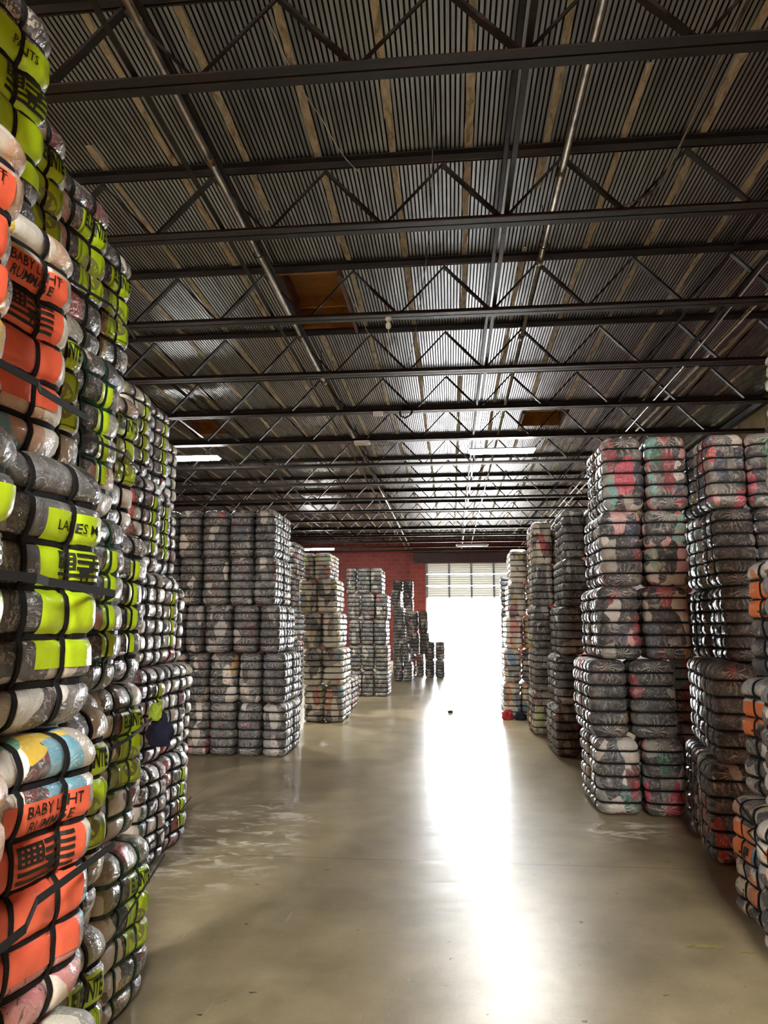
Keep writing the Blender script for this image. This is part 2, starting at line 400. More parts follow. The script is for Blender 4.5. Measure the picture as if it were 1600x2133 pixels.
def vstrap(seed, sy):
    pts = []; ns = []; us = []
    N = 42; M_ = 14
    path = [(1, -1+2*i/N) for i in range(N)]+[(1-2*i/M_, 1) for i in range(M_)]+[(-1, 1-2*i/N) for i in range(N)]+[(-1+2*i/M_, -1) for i in range(M_)]
    for a, b in path:
        p, n = surf((a, sy/3, b), seed, .55); nn = Vector((n.x, 0, n.z)).normalized()
        pts.append(p+nn*.004); ns.append(nn); us.append(Vector((0,1,0)))
    return ribbon_mesh(pts, ns, us, .0125, .003)
NV = 5
VAR = []
for sd in range(NV):
    VAR.append(dict(body=bale_mesh(sd), h=[hstrap(sd, k) for k in range(1, 6)], v=[vstrap(sd, s) for s in (-1, 1)]))

# ---- printed sheets that follow the puffed side of a bale
def side_pt(seed, sgn, y, z, off):
    p, n = surf((sgn, max(-1, min(1, y/HY)), max(-1, min(1, (z-HZ)/HZ))), seed)
    return Vector((p.x, p.y, p.z))+n*off
def patch(seed, sgn, y0, y1, z0, z1, off, mat, name, parent, step=.008):
    ny = max(2, int((y1-y0)/step)); nz = max(2, int((z1-z0)/step)); vs = []; fs = []
    for i in range(ny+1):
        for j in range(nz+1):
            vs.append(tuple(side_pt(seed, sgn, sgn*(y0+(y1-y0)*i/ny), z0+(z1-z0)*j/nz, off)))
    for i in range(ny):
        for j in range(nz):
            a = i*(nz+1)+j; q = (a, a+nz+1, a+nz+2, a+1); fs.append(q if sgn > 0 else q)
    return mesh_obj(name, vs, fs, mat, parent, True)
_txt = {}
def text_polys(s, bold=0.0):
    key = (s, bold)
    if key in _txt: return _txt[key]
    cu = bpy.data.curves.new('t', 'FONT'); cu.body = s; cu.size = 1; cu.resolution_u = 2; cu.offset = bold
    o = bpy.data.objects.new('t', cu); C.objects.link(o); bpy.context.view_layer.update()
    me = bpy.data.meshes.new_from_object(o.evaluated_get(bpy.context.evaluated_depsgraph_get()))
    bm = bmesh.new(); bm.from_mesh(me)
    bmesh.ops.triangulate(bm, faces=bm.faces)
    for _ in range(2):
        bmesh.ops.subdivide_edges(bm, edges=[e for e in bm.edges if e.calc_length() > .22], cuts=1)
    bmesh.ops.triangulate(bm, faces=bm.faces)
    vs = [v.co.copy() for v in bm.verts]; fs = [[v.index for v in f.verts] for f in bm.faces]
    bm.free(); bpy.data.objects.remove(o); bpy.data.curves.remove(cu); bpy.data.meshes.remove(me)
    x0 = min(v.x for v in vs); x1 = max(v.x for v in vs)
    vs = [Vector((v.x-(x0+x1)/2, v.y, 0)) for v in vs]; _txt[key] = (vs, fs, x1-x0); return _txt[key]
def print_text(s, seed, sgn, yc, zc, width, height, parent, bold=0.0, off=.0075):
    vs, fs, w = text_polys(s, bold); k = width/w
    pv = [tuple(side_pt(seed, sgn, sgn*(yc+v.x*k), zc+v.y*height/.72, off)) for v in vs]
    return mesh_obj('printed_text', pv, fs, M['ink'], parent)
def print_flag(seed, sgn, y0, y1, z0, z1, parent, off=.0075):
    mb = MB(); h = z1-z0; st = h/9
    def quad(a, b, c, d):
        n = max(1, int((b-a)/.012)); m = max(1, int((d-c)/.008))
        for i in range(n):
            for j in range(m):
                A = a+(b-a)*i/n; B = a+(b-a)*(i+1)/n; Cc = c+(d-c)*j/m; D = c+(d-c)*(j+1)/m
                mb.add([side_pt(seed, sgn, sgn*y, z, off) for y, z in ((A,Cc),(B,Cc),(B,D),(A,D))], [(0,1,2,3)])
    cw = (y1-y0)*.42; ch = h*5/9
    for i in range(5):
        zt = z1-i*2*st
        xs = y0+cw+.003 if i < 3 else y0
        quad(xs, y1, zt-st, zt)
    # canton with gaps for the stars: a lattice of small dark pieces
    nx, nz = 9, 7
    for i in range(nx):
        for j in range(nz):
            if (i % 2 == 1 and j % 2 == 1): continue
            quad(y0+cw*i/nx, y0+cw*(i+1)/nx, z1-ch+ch*j/nz, z1-ch+ch*(j+1)/nz)
    # standing trunked animal drawn over the stripes
    yc = y0+(y1-y0)*.62; zb = z0+h*.02; s = h
    for (a, b, c, d) in ((-.20,.20,.30,.58),(-.20,-.10,0,.32),(.08,.18,0,.32),(.16,.36,.42,.74),(.32,.42,.62,.98),(-.28,-.2,.25,.5)):
        quad(yc+a*s, yc+b*s, zb+c*s*.9, zb+d*s*.9)
    o = mb.build('printed_flag', M['blueink'], parent); return o
def disc(seed, sgn, yc, zc, r, mat, name, parent, off):
    vs = [tuple(side_pt(seed, sgn, sgn*yc, zc, off))]; fs = []; n = 20
    for q in (.5, 1.0):
        for k in range(n): vs.append(tuple(side_pt(seed, sgn, sgn*(yc+r*q*cos(2*pi*k/n)), zc+r*q*sin(2*pi*k/n), off)))
    for k in range(n):
        k2 = (k+1) % n; fs.append((0, 1+k, 1+k2)); fs.append((1+k, 1+n+k, 1+n+k2, 1+k2))
    return mesh_obj(name, vs, fs, mat, parent, True)

def lab_sheet(root, seed, sgn, kind, text=()):
    S6 = BH/6
    if kind in ('coral', 'limeflag'):
        m = M['coral'] if kind == 'coral' else M['lime']
        y0, y1 = (-.13, .155) if kind == 'coral' else (-.03, .205)
        a = patch(seed, sgn, y0, y1, S6*1.32, S6*4.72, .0035, m, 'paper_label', root)
        a['label'] = 'coral printed sheet' if kind == 'coral' else 'lime green printed sheet'
        yc = (y0+y1)/2
        if kind == 'coral':
            print_text('BABY LIGHT', seed, sgn, yc+.02, S6*4.42, .185, .026, a, .005)
            print_text('RUMMAGE', seed, sgn, yc+.015, S6*4.12, .15, .024, a, .005)
            print_flag(seed, sgn, yc-.075, yc+.105, S6*3.14, S6*3.86, a)
        else:
            z = 4.28
            for i, tx in enumerate(text):
                print_text(tx, seed, sgn, yc-.008, S6*(z-.32*i), min(.16, .017*len(tx)+.01), .024, a, .005)
            print_flag(seed, sgn, yc-.06, yc+.10, S6*3.14, S6*3.84, a)
    elif kind == 'elef':
        y0, y1 = -.02, .16
        a = patch(seed, sgn, y0, y1, S6*2.1, S6*4.9, .0035, M['lime'], 'paper_label', root)
        a['label'] = 'lime green sheet with black lettering'
        print_text('ELEFANTE', seed, sgn, (y0+y1)/2, S6*4.32, .15, .05, a, .03)
        disc(seed, sgn, (y0+y1)/2+.005, S6*2.95, .062, M['olivedisc'], 'printed_emblem', a, .006)
        mb = MB()
        for d in (.010, .017):
            for (yy0, yy1) in ((y0+d, y0+d+.0022), (y1-d-.0022, y1-d)):
                n = 60
                for j in range(n):
                    za = S6*2.15+S6*2.7*j/n; zb = S6*2.15+S6*2.7*(j+1)/n
                    mb.add([side_pt(seed, sgn, sgn*y, z, .0065) for y, z in ((yy0,za),(yy1,za),(yy1,zb),(yy0,zb))], [(0,1,2,3)])
        for zz in (S6*2.18, S6*4.80):
            n = 12
            for j in range(n):
                ya = y0+.01+(y1-y0-.02)*j/n; yb = y0+.01+(y1-y0-.02)*(j+1)/n
                mb.add([side_pt(seed, sgn, sgn*y, z, .0065) for y, z in ((ya,zz),(yb,zz),(yb,zz+.0025),(ya,zz+.0025))], [(0,1,2,3)])
        mb.build('printed_border', M['ink'], a)
    elif kind == 'strip':
        a = patch(seed, sgn, .03, .11, S6*1.2, S6*4.8, .0035, M['lime'], 'paper_label', root)
        a['label'] = 'lime green sheet'
    elif kind == 'orange':
        a = patch(seed, sgn, -.16, .05, S6*3.08, S6*4.8, .0035, M['orangep'], 'paper_label', root)
        a['label'] = 'orange printed sheet'
        mb = MB()
        for (ya, yb, za, zb) in ((-.06,.0,S6*3.15,S6*3.5),(-.03,.03,S6*3.45,S6*3.8),(-.09,-.05,S6*3.3,S6*3.42)):
            for i in range(5):
                for j in range(5):
                    p = [(ya+(yb-ya)*(i+u)/5, za+(zb-za)*(j+v)/5) for u, v in ((0,0),(1,0),(1,1),(0,1))]
                    mb.add([side_pt(seed, sgn, sgn*y, z, .0065) for y, z in p], [(0,1,2,3)])
        mb.build('printed_mark', M['ink'], a)

LV = ['bottom level', 'second level', 'third level', 'fourth level', 'top level']
LOOK = {'dark':'charcoal', 'mixed':'multicoloured', 'kids':'pastel', 'pale':'cream', 'grey':'dull grey', 'olive':'olive', 'orange':'orange', 'rose':'red and black'}
NB = [0]
def bale(x0, x1, yf, ln, z0, z1, pal, label, group, yaw=None, labels=(), sgn=1, strap='strap', var=None):
    """x0..x1 width, yf nearest face, ln depth"""
    NB[0] += 1
    v = random.randrange(NV) if var is None else var
    w = x1-x0; h = z1-z0
    yw = R_(random.uniform(-1.6, 1.6)) if yaw is None else R_(yaw)
    flip = pi if (random.random() < .5 and not labels) else 0
    r = empty('clothing_bale', ((x0+x1)/2, yf+ln/2, z0), yw+flip)
    r.scale = (w/BW, ln/BL, h/BH)
    tag(r, label, 'bale', group)
    d = VAR[v]
    b = bpy.data.objects.new('bundle', d['body']); C.objects.link(b); b.parent = r
    b.material_slots[0].link = 'OBJECT'; b.material_slots[0].material = BM[pal]
    for me in d['h']+d['v']:
        o = bpy.data.objects.new('strap', me); C.objects.link(o); o.parent = r
        if strap != 'strap':
            o.material_slots[0].link = 'OBJECT'; o.material_slots[0].material = M[strap]; o['label'] = 'dark green strap'
    for k in labels:
        kind, tx = (k, ()) if isinstance(k, str) else k
        lab_sheet(r, v, sgn, kind, tx)
    return r

def pick(pals): return random.choice(pals)

# ------------------------------------------------------------------ left, nearest row (faces the aisle)
ZN = [0, .66, 1.305, 1.975, 2.64, 3.38]
near = {
 'A': (.95, [-.862,-.86,-.902,-.939,-1.037]),
 'B': (1.40, [-.847,-.913,-.941,-1.072,-1.198]),
 'C': (1.87, [-1.07,-1.095,-1.19,-1.28,-1.396]),
 'D': (2.32, [-1.36,-1.36,-1.299,-1.364,-1.466]),
 'E': (2.77, [-1.316,-1.387,-1.417,-1.494,-1.568])}
npal = {'A': ['pale','kids','grey','kids','grey'], 'B': ['pale','kids','grey','kids','grey'],
        'C': ['olive','olive','mixed','olive','olive'], 'D': ['mixed','olive','mixed','mixed','mixed'], 'E': ['olive','olive','dark','olive','mixed']}
nlab = {('A',2): [('limeflag',('POLY',))], ('A',1): ['coral'], ('A',4): [('limeflag',('PANTS',))], ('A',3): ['coral'], ('B',1): ['coral'], ('B',2): [('limeflag',('LADIES M',))],
        ('B',3): ['coral'], ('B',4): [('limeflag',('PANTS',))], ('C',0): ['elef'], ('C',1): ['elef'], ('C',3): ['elef'], ('C',4): ['elef'],
        ('D',4): ['elef'], ('D',3): ['strip'], ('D',2): ['strip'], ('E',4): ['elef'], ('E',0): ['elef'], ('E',1): ['elef'], ('E',3): ['elef'], ('E',2): ['strip']}
ORDC = dict(A='first', B='second', C='third', D='fourth', E='fifth')
txtw = {'coral':'coral BABY LIGHT sheet', 'elef':'lime ELEFANTE sheet', 'strip':'plain lime strip'}
for k, (yf, xs) in near.items():
    for lv in range(5):
        lab = nlab.get((k, lv), [])
        if lab:
            l0 = lab[0]; d = txtw[l0] if isinstance(l0, str) else 'lime '+l0[1][0]+' sheet'
        else: d = 'no printed sheet'
        desc = f"bale with {d}, {LV[lv]}, {ORDC[k]} column of nearest left row"
        yw = -10 if k in 'AB' else random.uniform(-6, -3)
        w = .36; x1 = xs[lv]
        st = 'green_strap' if (k == 'D' and lv in (1, 2, 3)) or (k == 'E' and lv in (0, 1)) else 'strap'
        bale(x1-w, x1, yf+.005, .43 if k in 'AB' else .42, ZN[lv], ZN[lv+1], npal[k][lv], desc, 'bales of the nearest left row', yaw=yw, labels=lab, sgn=1, strap=st, var={'A':1,'B':0}.get(k))
# ------------------------------------------------------------------ left, second row behind it
ZF = [0, .65, 1.28, 1.93, 2.60, 3.27]
far2 = {'first': (4.46, [-1.946,-1.987,-2.032,-2.089,-2.198], ZF), 'second': (4.91, [-1.97,-2.01,-2.103,-2.193,-2.239], ZF),
        'third': (5.36, [-2.128,-2.137,-2.234,-2.33,-2.347], [0,.64,1.26,1.88,2.5,3.12])}
for k, (yf, xs, zz) in far2.items():
    for lv in range(5):
        pal = ['mixed','mixed','olive','mixed','olive'][lv] if k != 'third' else 'pale'
        lab = ['strip'] if (k in ('first','second') and (lv + len(k)) % 2 == 0) or lv >= 3 and k != 'third' else []
        d = LOOK[pal]+(' bale with lime strip' if lab else ' bale')
        bale(xs[lv]-.37, xs[lv], yf+.01, .43, zz[lv], zz[lv+1], pal, f"{d}, {LV[lv]}, {k} column of second left row", 'bales of the second left row', yaw=random.uniform(-6,-2), labels=lab, sgn=1)

# ------------------------------------------------------------------ blocks whose wrapped ends face the camera
def block(yf, levels, zb, rows, ln, pals, desc, group, corner='right', yaw=None, gap=.012, skip=(), per=None, dxr=0.0):
    """levels: x edges per level; every column is a bale; deeper rows only where the aisle side shows"""
    names = {5:['hidden leftmost','first','second','third','fourth'], 1:['only'], 2:['left','right'], 3:['left','middle','right'], 4:['first','second','third','fourth']}
    for lv, ed in enumerate(levels):
        if ed is None: continue
        nc = len(ed)-1
        for c in range(nc):
            if (lv, c) in skip: continue
            pal = per.get((lv, c)) if per and (lv, c) in per else pick(pals)
            nm = names[nc][c]
            cw = (nm+' column of ') if nc > 1 else ''
            if nc >= 4: cw = nm+' column from left of '
            jy = random.uniform(-.02, .02)
            bale(ed[c]+gap/2, ed[c+1]-gap/2, yf+jy, ln-gap, zb[lv], zb[lv+1], pal, f"{LOOK[pal]} bale, {LV[lv]}, {cw}{desc}", group, yaw=yaw)
        for r in range(1, rows):
            pal = pick(pals); w = min(.36, (ed[-1]-ed[0])/nc if nc > 1 else ed[-1]-ed[0])
            if corner == 'right': a, b = ed[-1]-w, ed[-1]
            else: a, b = ed[0], ed[0]+w
            a += dxr*r; b += dxr*r
            rw = {1:'behind the front one', 2:'two behind the front one', 3:'three behind the front one'}[r]
            bale(a+gap/2, b-gap/2, yf+r*ln+random.uniform(-.01,.01), ln-gap, zb[lv], zb[lv+1], pal,
                 f"{LOOK[pal]} bale, {LV[lv]}, {rw}, {desc}", group, yaw=yaw)

block(8.6, [[-3.60,-3.262,-2.972,-2.62,-2.305,-1.992],[-3.61,-3.272,-2.991,-2.616,-2.322,-2.012],[-3.65,-3.319,-3.085,-2.723,-2.382,-2.104],[-3.77,-3.435,-3.135,-2.781,-2.461,-2.161],[-3.80,-3.465,-3.162,-2.81,-2.48,-2.182]],
      [0,.63,1.23,1.82,2.42,3.03], 2, .47, ['dark','dark','grey','dark'], 'dark left block', 'bales of the dark left block', per={(0,1):'rose',(0,3):'grey',(1,2):'mixed'})
block(11.75, [[-2.465,-2.12,-1.769],[-2.493,-2.161,-1.774],[-2.497,-2.17,-1.845],[-2.582,-2.26,-1.9],[-2.5,-2.309,-2.004]],
      [0,.59,1.20,1.79,2.36,2.80], 2, .45, ['pale'], 'pale left block', 'bales of the pale left block')
block(12.95, [[-2.2,-1.86]], [0,.60], 3, .50, ['mixed','pale'], 'low row beyond pale left block', 'bales of the low left row')
block(13.4, [[-3.3,-2.99]]*5, [0,.64,1.28,1.93,2.57,3.2], 2, .5, ['mixed','dark'], 'tall column between dark and pale blocks', 'bales of the tall hidden left column')
block(16.1, [[-2.307,-2.034,-1.762,-1.415],[-2.345,-2.049,-1.753,-1.425],[-2.35,-2.074,-1.765,-1.458],[-2.377,-2.077,-1.733,-1.424],[-2.427,-2.17,-1.846,-1.557]],
      [0,.57,1.14,1.71,2.30,2.90], 2, .42, ['dark'], 'dark three-column left block', 'bales of the three-column left block')
block(20.6, [[-1.685,-1.408,-1.132],[-1.684,-1.459,-1.225],[-1.66,-1.32],[-1.682,-1.359],[-1.752,-1.452]],
      [0,.53,1.06,1.60,2.12,2.62], 2, .45, ['grey'], 'slim far left stack', 'bales of the slim far left stack')
block(24.2, [[-2.0,-1.64,-1.28]]*5, [0,.63,1.26,1.89,2.52,3.15], 1, .45, ['grey'], 'tall stack against red brick', 'bales of the brick wall stack')
block(22.8, [[-1.436,-1.145,-.871],[-1.338,-1.02,-.693],[-1.381,-1.05,-.733]], [0,.68,1.36,2.05], 2, .45, ['grey','mixed'], 'stack left of doorway', 'bales of the stack left of the doorway')
block(22.1, [[-.829,-.519,-.21],[-.824,-.513,-.203]], [0,.545,1.09], 1, .45, ['grey'], 'two-high stack nearest doorway', 'bales of the two-high doorway stack')
# right side
block(6.28, [[1.191,1.577,1.93],[1.154,1.50,1.897],[1.26,1.65,2.05],[1.32,1.70,2.09],[1.366,1.741,2.116]],
      [0,.62,1.27,1.90,2.57,3.24], 2, .43, ['dark','rose','dark','mixed'], 'tall two-column right block', 'bales of the tall right block', corner='left',
      per={(2,0):'rose',(3,0):'rose',(4,0):'rose',(1,0):'dark',(1,1):'dark',(3,1):'rose',(0,0):'mixed',(2,1):'mixed'})
block(5.05, [[1.69,2.03],[1.76,2.10]], [0,.64,1.30], 3, .43, ['dark','mixed'], 'low right stack', 'bales of the low right stack', corner='left', yaw=-7, dxr=.09, gap=.035)
block(5.78, [[2.30,2.62,2.95],[2.30,2.62,2.95],[2.13,2.46,2.80],[2.12,2.45,2.78],[2.10,2.42,2.76]], [0,.64,1.28,1.87,2.50,3.12], 2, .43, ['dark','dark','rose'], 'rear right block beside tan wall', 'bales of the rear right block', corner='left', per={(4,0):'rose'})
block(7.3, [[2.12,2.46]]*5, [0,.62,1.25,1.88,2.5,3.1], 1, .43, ['dark','rose'], 'dark gap behind tall right block', 'bales in the dark gap of the right side', corner='left')
block(8.95, [[1.219,1.543,1.88],[1.253,1.60,1.92],[1.315,1.657,1.99],[1.38,1.703,2.02],[1.418,1.714,2.03]],
      [0,.61,1.21,1.80,2.40,3.04], 2, .40, ['dark','grey'], 'second right block', 'bales of the second right block', corner='left')
block(10.7, [[1.163,1.47,1.78],[1.20,1.53,1.84],[1.20,1.512,1.82],[1.23,1.541,1.85],[1.23,1.548,1.86]], [0,.62,1.24,1.86,2.48,3.13], 2, .42, ['grey','olive'], 'third right block', 'bales of the third right stack', corner='left', per={(2,0):'grey',(4,0):'olive'})
block(12.6, [[.87,1.19,1.51],[.90,1.22,1.54],[.95,1.267,1.58],[1.0,1.327,1.65],[1.05,1.38,1.70]], [0,.60,1.17,1.74,2.32,2.92], 2, .42, ['kids','pale','orange'], 'pale right block', 'bales of the pale right stack', corner='left')
block(14.7, [[1.02,1.38]]*4, [0,.65,1.3,1.95,2.6], 1, .45, ['dark'], 'far right stack behind pale block', 'bales of the hidden right stack', corner='left')
# nearest right row, strapped sides to the aisle
ZR = [0,.63,1.27,1.92,2.57,3.02]
nr = {'first': (2.96, [1.42,1.44,1.50,1.56,1.525]), 'second': (3.42, [1.47,1.53,1.60,1.66,1.70]), 'third': (3.90, [1.535,1.60,1.685,1.78,None])}
for k, (yf, xs) in nr.items():
    for lv in range(5):
        if xs[lv] is None or (k == 'first' and lv == 99): continue
        pal = 'orange' if lv in (0,1,2) else 'pale'
        if k == 'first' and lv == 4: pal = 'pale'
        lab = ['orange'] if (k == 'third' and lv in (0,1,2)) else []
        d = LOOK[pal]+' bale'+(' with orange sheet' if lab else '')
        if k == 'third' and lv == 3: continue
        sx_ = .045 if (k == 'third' and lv in (1,2)) else 0
        bale(xs[lv]+sx_, xs[lv]+sx_+.40, yf, .44, ZR[lv], ZR[lv+1], pal, f"{d}, {LV[lv]}, {k} column of nearest right row", 'bales of the nearest right row', yaw=14 if (k == 'third' and lv in (1,2)) else 4 if lv == 0 else -2, labels=lab, sgn=-1, var=2)
print('bales', NB[0])

# ------------------------------------------------------------------ long tie straps across several bales
def tie(pts, label, w=.02, mat='strap'):
    mb = MB(); P = [Vector(p) for p in pts]
    for a, b in zip(P[:-1], P[1:]): mb.bar(a, b+(b-a).normalized()*.002, .003, w*.8)
    o = mb.build('tie_strap', M[mat]); tag(o, label, 'strap', 'long tie straps'); return o
tie([(-.905,.95,2.07),(-.90,1.40,2.08),(-.955,1.5,2.10),(-1.03,1.86,2.14)], 'long black tie strap slanting over coral sheet of upper second bale', .022)
tie([(-.87,.95,1.645),(-.855,1.38,1.65),(-.90,1.5,1.65),(-.92,1.86,1.64),(-1.12,2.2,1.64)], 'long black tie strap across the LADIES M bale', .024)
tie([(-.83,1.0,.95),(-.82,1.38,.98),(-.87,1.5,.985),(-.885,1.87,.99)], 'long black tie strap across the lower BABY LIGHT RUMMAGE bale', .022)
tie([(-1.20,2.4,.42),(-1.225,2.75,.49),(-1.27,3.18,.56)], 'thin black tie strap over bottom ELEFANTE bale beside aisle', .012)
tie([(-1.24,2.36,1.09),(-1.24,2.72,1.13),(-1.35,3.15,1.14)], 'black tie strap over second-level ELEFANTE bale', .016)
tie([(-1.33,2.36,2.24),(-1.34,2.72,2.26),(-1.47,3.16,2.28)], 'black tie strap across fourth level of nearest left row', .014)
tie([(-1.44,2.36,2.86),(-1.44,2.72,2.92),(-1.54,3.16,2.96)], 'black tie strap across top level of nearest left row', .014)
tie([(-1.93,4.45,.17),(-1.925,4.88,.22),(-1.945,5.33,.30)], 'thin black tie strap low on second left row', .012)
tie([(1.565,4.33,.62),(1.52,3.92,.55),(1.455,3.86,.54),(1.445,3.42,.45)], 'thin black tie strap across bottom of nearest right row', .012)

# ------------------------------------------------------------------ room
XL, XR, YB, YF, ZT = -14.0, 5.72, -7.0, 33.5, 5.68
DX0, DX1, DZ = -1.15, 3.12, 4.50
struct(MB().box(XL-.2, XR+.2, YB-.2, YF+.2, -.2, 0).build('floor', M['floor']))
struct(MB().box(XR, XR+.2, YB-.2, YF+.2, 0, 6.1).build('wall_right', M['tan']))
struct(MB().box(XL-.2, XL, YB-.2, YF+.2, 0, 6.1).build('wall_left', M['redblock']))
struct(MB().box(XL-.2, XR+.2, YB-.2, YB, 0, 6.1).build('wall_front', M['redblock']))
w = MB().box(XL, DX0, YF, YF+.25, 0, 6.1).box(DX1, XR, YF, YF+.25, 0, 6.1).box(DX0, DX1, YF, YF+.25, DZ, 6.1)
struct(w.build('wall_back', M['redblock']))
struct(MB().box(-1.95, -1.18, YF-.22, YF, 0, 4.75).build('trim_1', M['redblock']))
struct(MB().box(-1.75, XR, YF-.30, YF-.001, 4.53, 5.05).build('trim_2', M['header']))
struct(MB().box(XR-.10, XR, YB, YF, 5.50, 5.60).build('trim_3', M['dark']))
struct(MB().box(-20, 20, YF+.2, YF+40, -.25, -.02).build('ground_outside', M['asphalt']))
# corrugated roof deck with holes at the boarded hatches
PER = .0388; DEP = .03; ZD = ZT
HATCH = [(-2.02, -1.27, 7.62, 9.2), (1.48, 2.28, 13.3, 14.3), (-5.42, -4.62, 13.1, 14.3)]
mb = MB(); n = int((XR-XL+.1)/PER); x = XL-.02
pr = [(0,0),(.62,0),(.57,1),(1.05,1),(1.0,0)]
for i in range(n+1):
    xa = x+i*PER; segs = [(YB-.1, YF+.05)]
    for (h0, h1, g0, g1) in HATCH:
        if h0 <= xa+PER*.5 <= h1: segs = [(YB-.1, g0), (g1, YF+.05)]
    for (ya, yb) in segs:
        vs = []
        for a, b in pr: vs += [(xa+a*PER, ya, ZD+b*DEP), (xa+a*PER, yb, ZD+b*DEP)]
        mb.add(vs, [(2*k, 2*k+2, 2*k+3, 2*k+1) for k in range(4)])
deck = mb.build('ceiling', M['deck']); struct(deck)
# the narrow rib slots have their inner shade painted in as a dark matt colour
deck.data.materials.append(simple('rib_slot_shade', '#1d1c1a', .9, 0, .2, 6))
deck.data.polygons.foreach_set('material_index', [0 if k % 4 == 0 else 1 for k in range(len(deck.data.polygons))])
# tan sealant runs on the sheet laps
mb = MB(); k = -22
while True:
    xs = .21+.66*k; k += 1
    if xs < XL+.3: continue
    if xs > XR-.1: break
    ph = random.uniform(0, 50); y = YB; prev = None
    while y < YF-.5:
        w1 = .030+.016*noise.noise(Vector((ph, y*1.5, 0)))+.012*noise.noise(Vector((ph, y*7, 3)))
        w2 = .030+.016*noise.noise(Vector((ph+9, y*1.3, 0)))+.012*noise.noise(Vector((ph+9, y*7, 3)))
        c = xs+.02*noise.noise(Vector((ph, y*.5, 7)))
        cur = ((c-w1, y, ZD-.004), (c+w2, y, ZD-.004))
        hid = noise.noise(Vector((ph*1.7, y*.35, 1))) < -.38 or any(h0-.05 < xs < h1+.05 and g0 < y < g1+.2 for h0,h1,g0,g1 in HATCH)
        if prev and not hid:
            a, b = prev; cc, d = cur
            mb.add([a, b, d, cc, (a[0],a[1],ZD+.01), (b[0],b[1],ZD+.01), (d[0],d[1],ZD+.01), (cc[0],cc[1],ZD+.01)],
                   [(0,3,2,1),(0,1,5,4),(1,2,6,5),(2,3,7,6),(3,0,4,7)])
        prev = cur; y += .12
s_ = mb.build('trim_4', M['seam']); struct(s_)
HN = ['nearest, above left half of ceiling', 'beyond lit right tube lamp', 'behind lit left tube lamp']
for i, (h0, h1, g0, g1) in enumerate(HATCH):
    r = empty('roof_hatch', ((h0+h1)/2, (g0+g1)/2, ZD)); cx, cy = (h0+h1)/2, (g0+g1)/2
    tag(r, f'boarded plywood roof hatch, {HN[i]}', 'hatch', 'boarded roof hatches')
    a, b, c, d = h0-cx, h1-cx, g0-cy, g1-cy
    MB().box(a-.03, b+.03, c-.03, d+.03, .34, .36).build('cover_board', M['ply'], r)
    MB().box(a, b, c+.25, c+.29, .20, .34).build('batten', M['ply'], r)
    MB().box(a, b, d-.3, d-.26, .20, .34).build('batten', M['ply'], r)
    MB().box(a-.04, a, c-.04, d+.04, -.07, .35).build('curb_board', M['curb'], r)
    MB().box(b, b+.04, c-.04, d+.04, -.07, .35).build('curb_board', M['curb'], r)
    MB().box(a, b, c-.04, c, -.01, .35).build('curb_board', M['ply'], r)
    MB().box(a, b, d, d+.04, -.01, .35).build('curb_board', M['ply'], r)

# ------------------------------------------------------------------ joists
ZB, ZTC = 5.0, 5.60
JY = [.3, 2.08, 3.87, 5.64, 7.43, 9.22, 10.98, 12.76, 14.8, 16.8, 18.9, 20.9, 22.9, 24.9, 26.9, 28.9, 30.8, 32.3]
ORD = ['overhead behind camera','overhead','first ahead','second ahead','third ahead','fourth ahead','fifth ahead','sixth ahead','seventh ahead','eighth ahead','ninth ahead','tenth ahead','eleventh ahead','twelfth ahead','thirteenth ahead','fourteenth ahead','fifteenth ahead','last before doorway wall']
xl, xr = XL+.02, XR-.06
def chord(z, up):
    m = MB()
    for s in (-1, 1):
        a = s*.008; b = s*.078
        m.box(xl, xr, min(a,b), max(a,b), z-.004, z+.004)
        a2 = s*.008; b2 = s*.015
        m.box(xl, xr, min(a2,b2), max(a2,b2), z if up else z-.065, z+.065 if up else z)
    return m
ch_b = chord(ZB, True).build('bottom_chord', M['steel']); ch_t = chord(ZTC+.07, False).build('top_chord', M['steel'])
me_b, me_t = ch_b.data, ch_t.data; bpy.data.objects.remove(ch_b); bpy.data.objects.remove(ch_t)
PAN = 1.04
thickR = MB().bar((0,-.014,ZTC-.02),(PAN/2,-.014,ZB+.02),.022,.03,(0,1,0)).bar((0,.014,ZTC-.02),(PAN/2,.014,ZB+.02),.022,.03,(0,1,0)).bar((PAN*.25-.02,0,(ZTC+ZB)/2+.02),(PAN*.25+.02,0,(ZTC+ZB)/2-.02),.03,.06,(0,1,0))
thinL = MB().bar((0,0,ZTC-.02),(-PAN/2,0,ZB+.02),.019,.019,(0,1,0))
def mirror(mb_):
    m = MB(); m.v = [(-a,b,c) for a,b,c in mb_.v]; m.f = [f[::-1] for f in mb_.f]; return m
def dat(m, nm): o = m.build(nm, M['steel']); d = o.data; bpy.data.objects.remove(o); return d
d_thR, d_tnL, d_thL, d_tnR = dat(thickR,'web_bar'), dat(thinL,'web_bar'), dat(mirror(thickR),'web_bar'), dat(mirror(thinL),'web_bar')
for i, y in enumerate(JY):
    r = empty('roof_joist', (0, y, 0)); tag(r, f'dark steel open-web roof joist, {ORD[i]}', 'joist', 'open-web roof joists')
    for nm, me in (('bottom_chord', me_b), ('top_chord', me_t)):
        o = bpy.data.objects.new(nm, me); C.objects.link(o); o.parent = r
    xt = -.02-PAN*13; sh = -.0
    while xt < xr-.6:
        if xt > xl+.55:
            pair = (d_thR, d_tnL) if xt > -1.3 else (d_thL, d_tnR)
            for me in pair:
                o = bpy.data.objects.new('web_bar', me); C.objects.link(o); o.parent = r; o.location = (xt+sh, 0, 0)
        xt += PAN
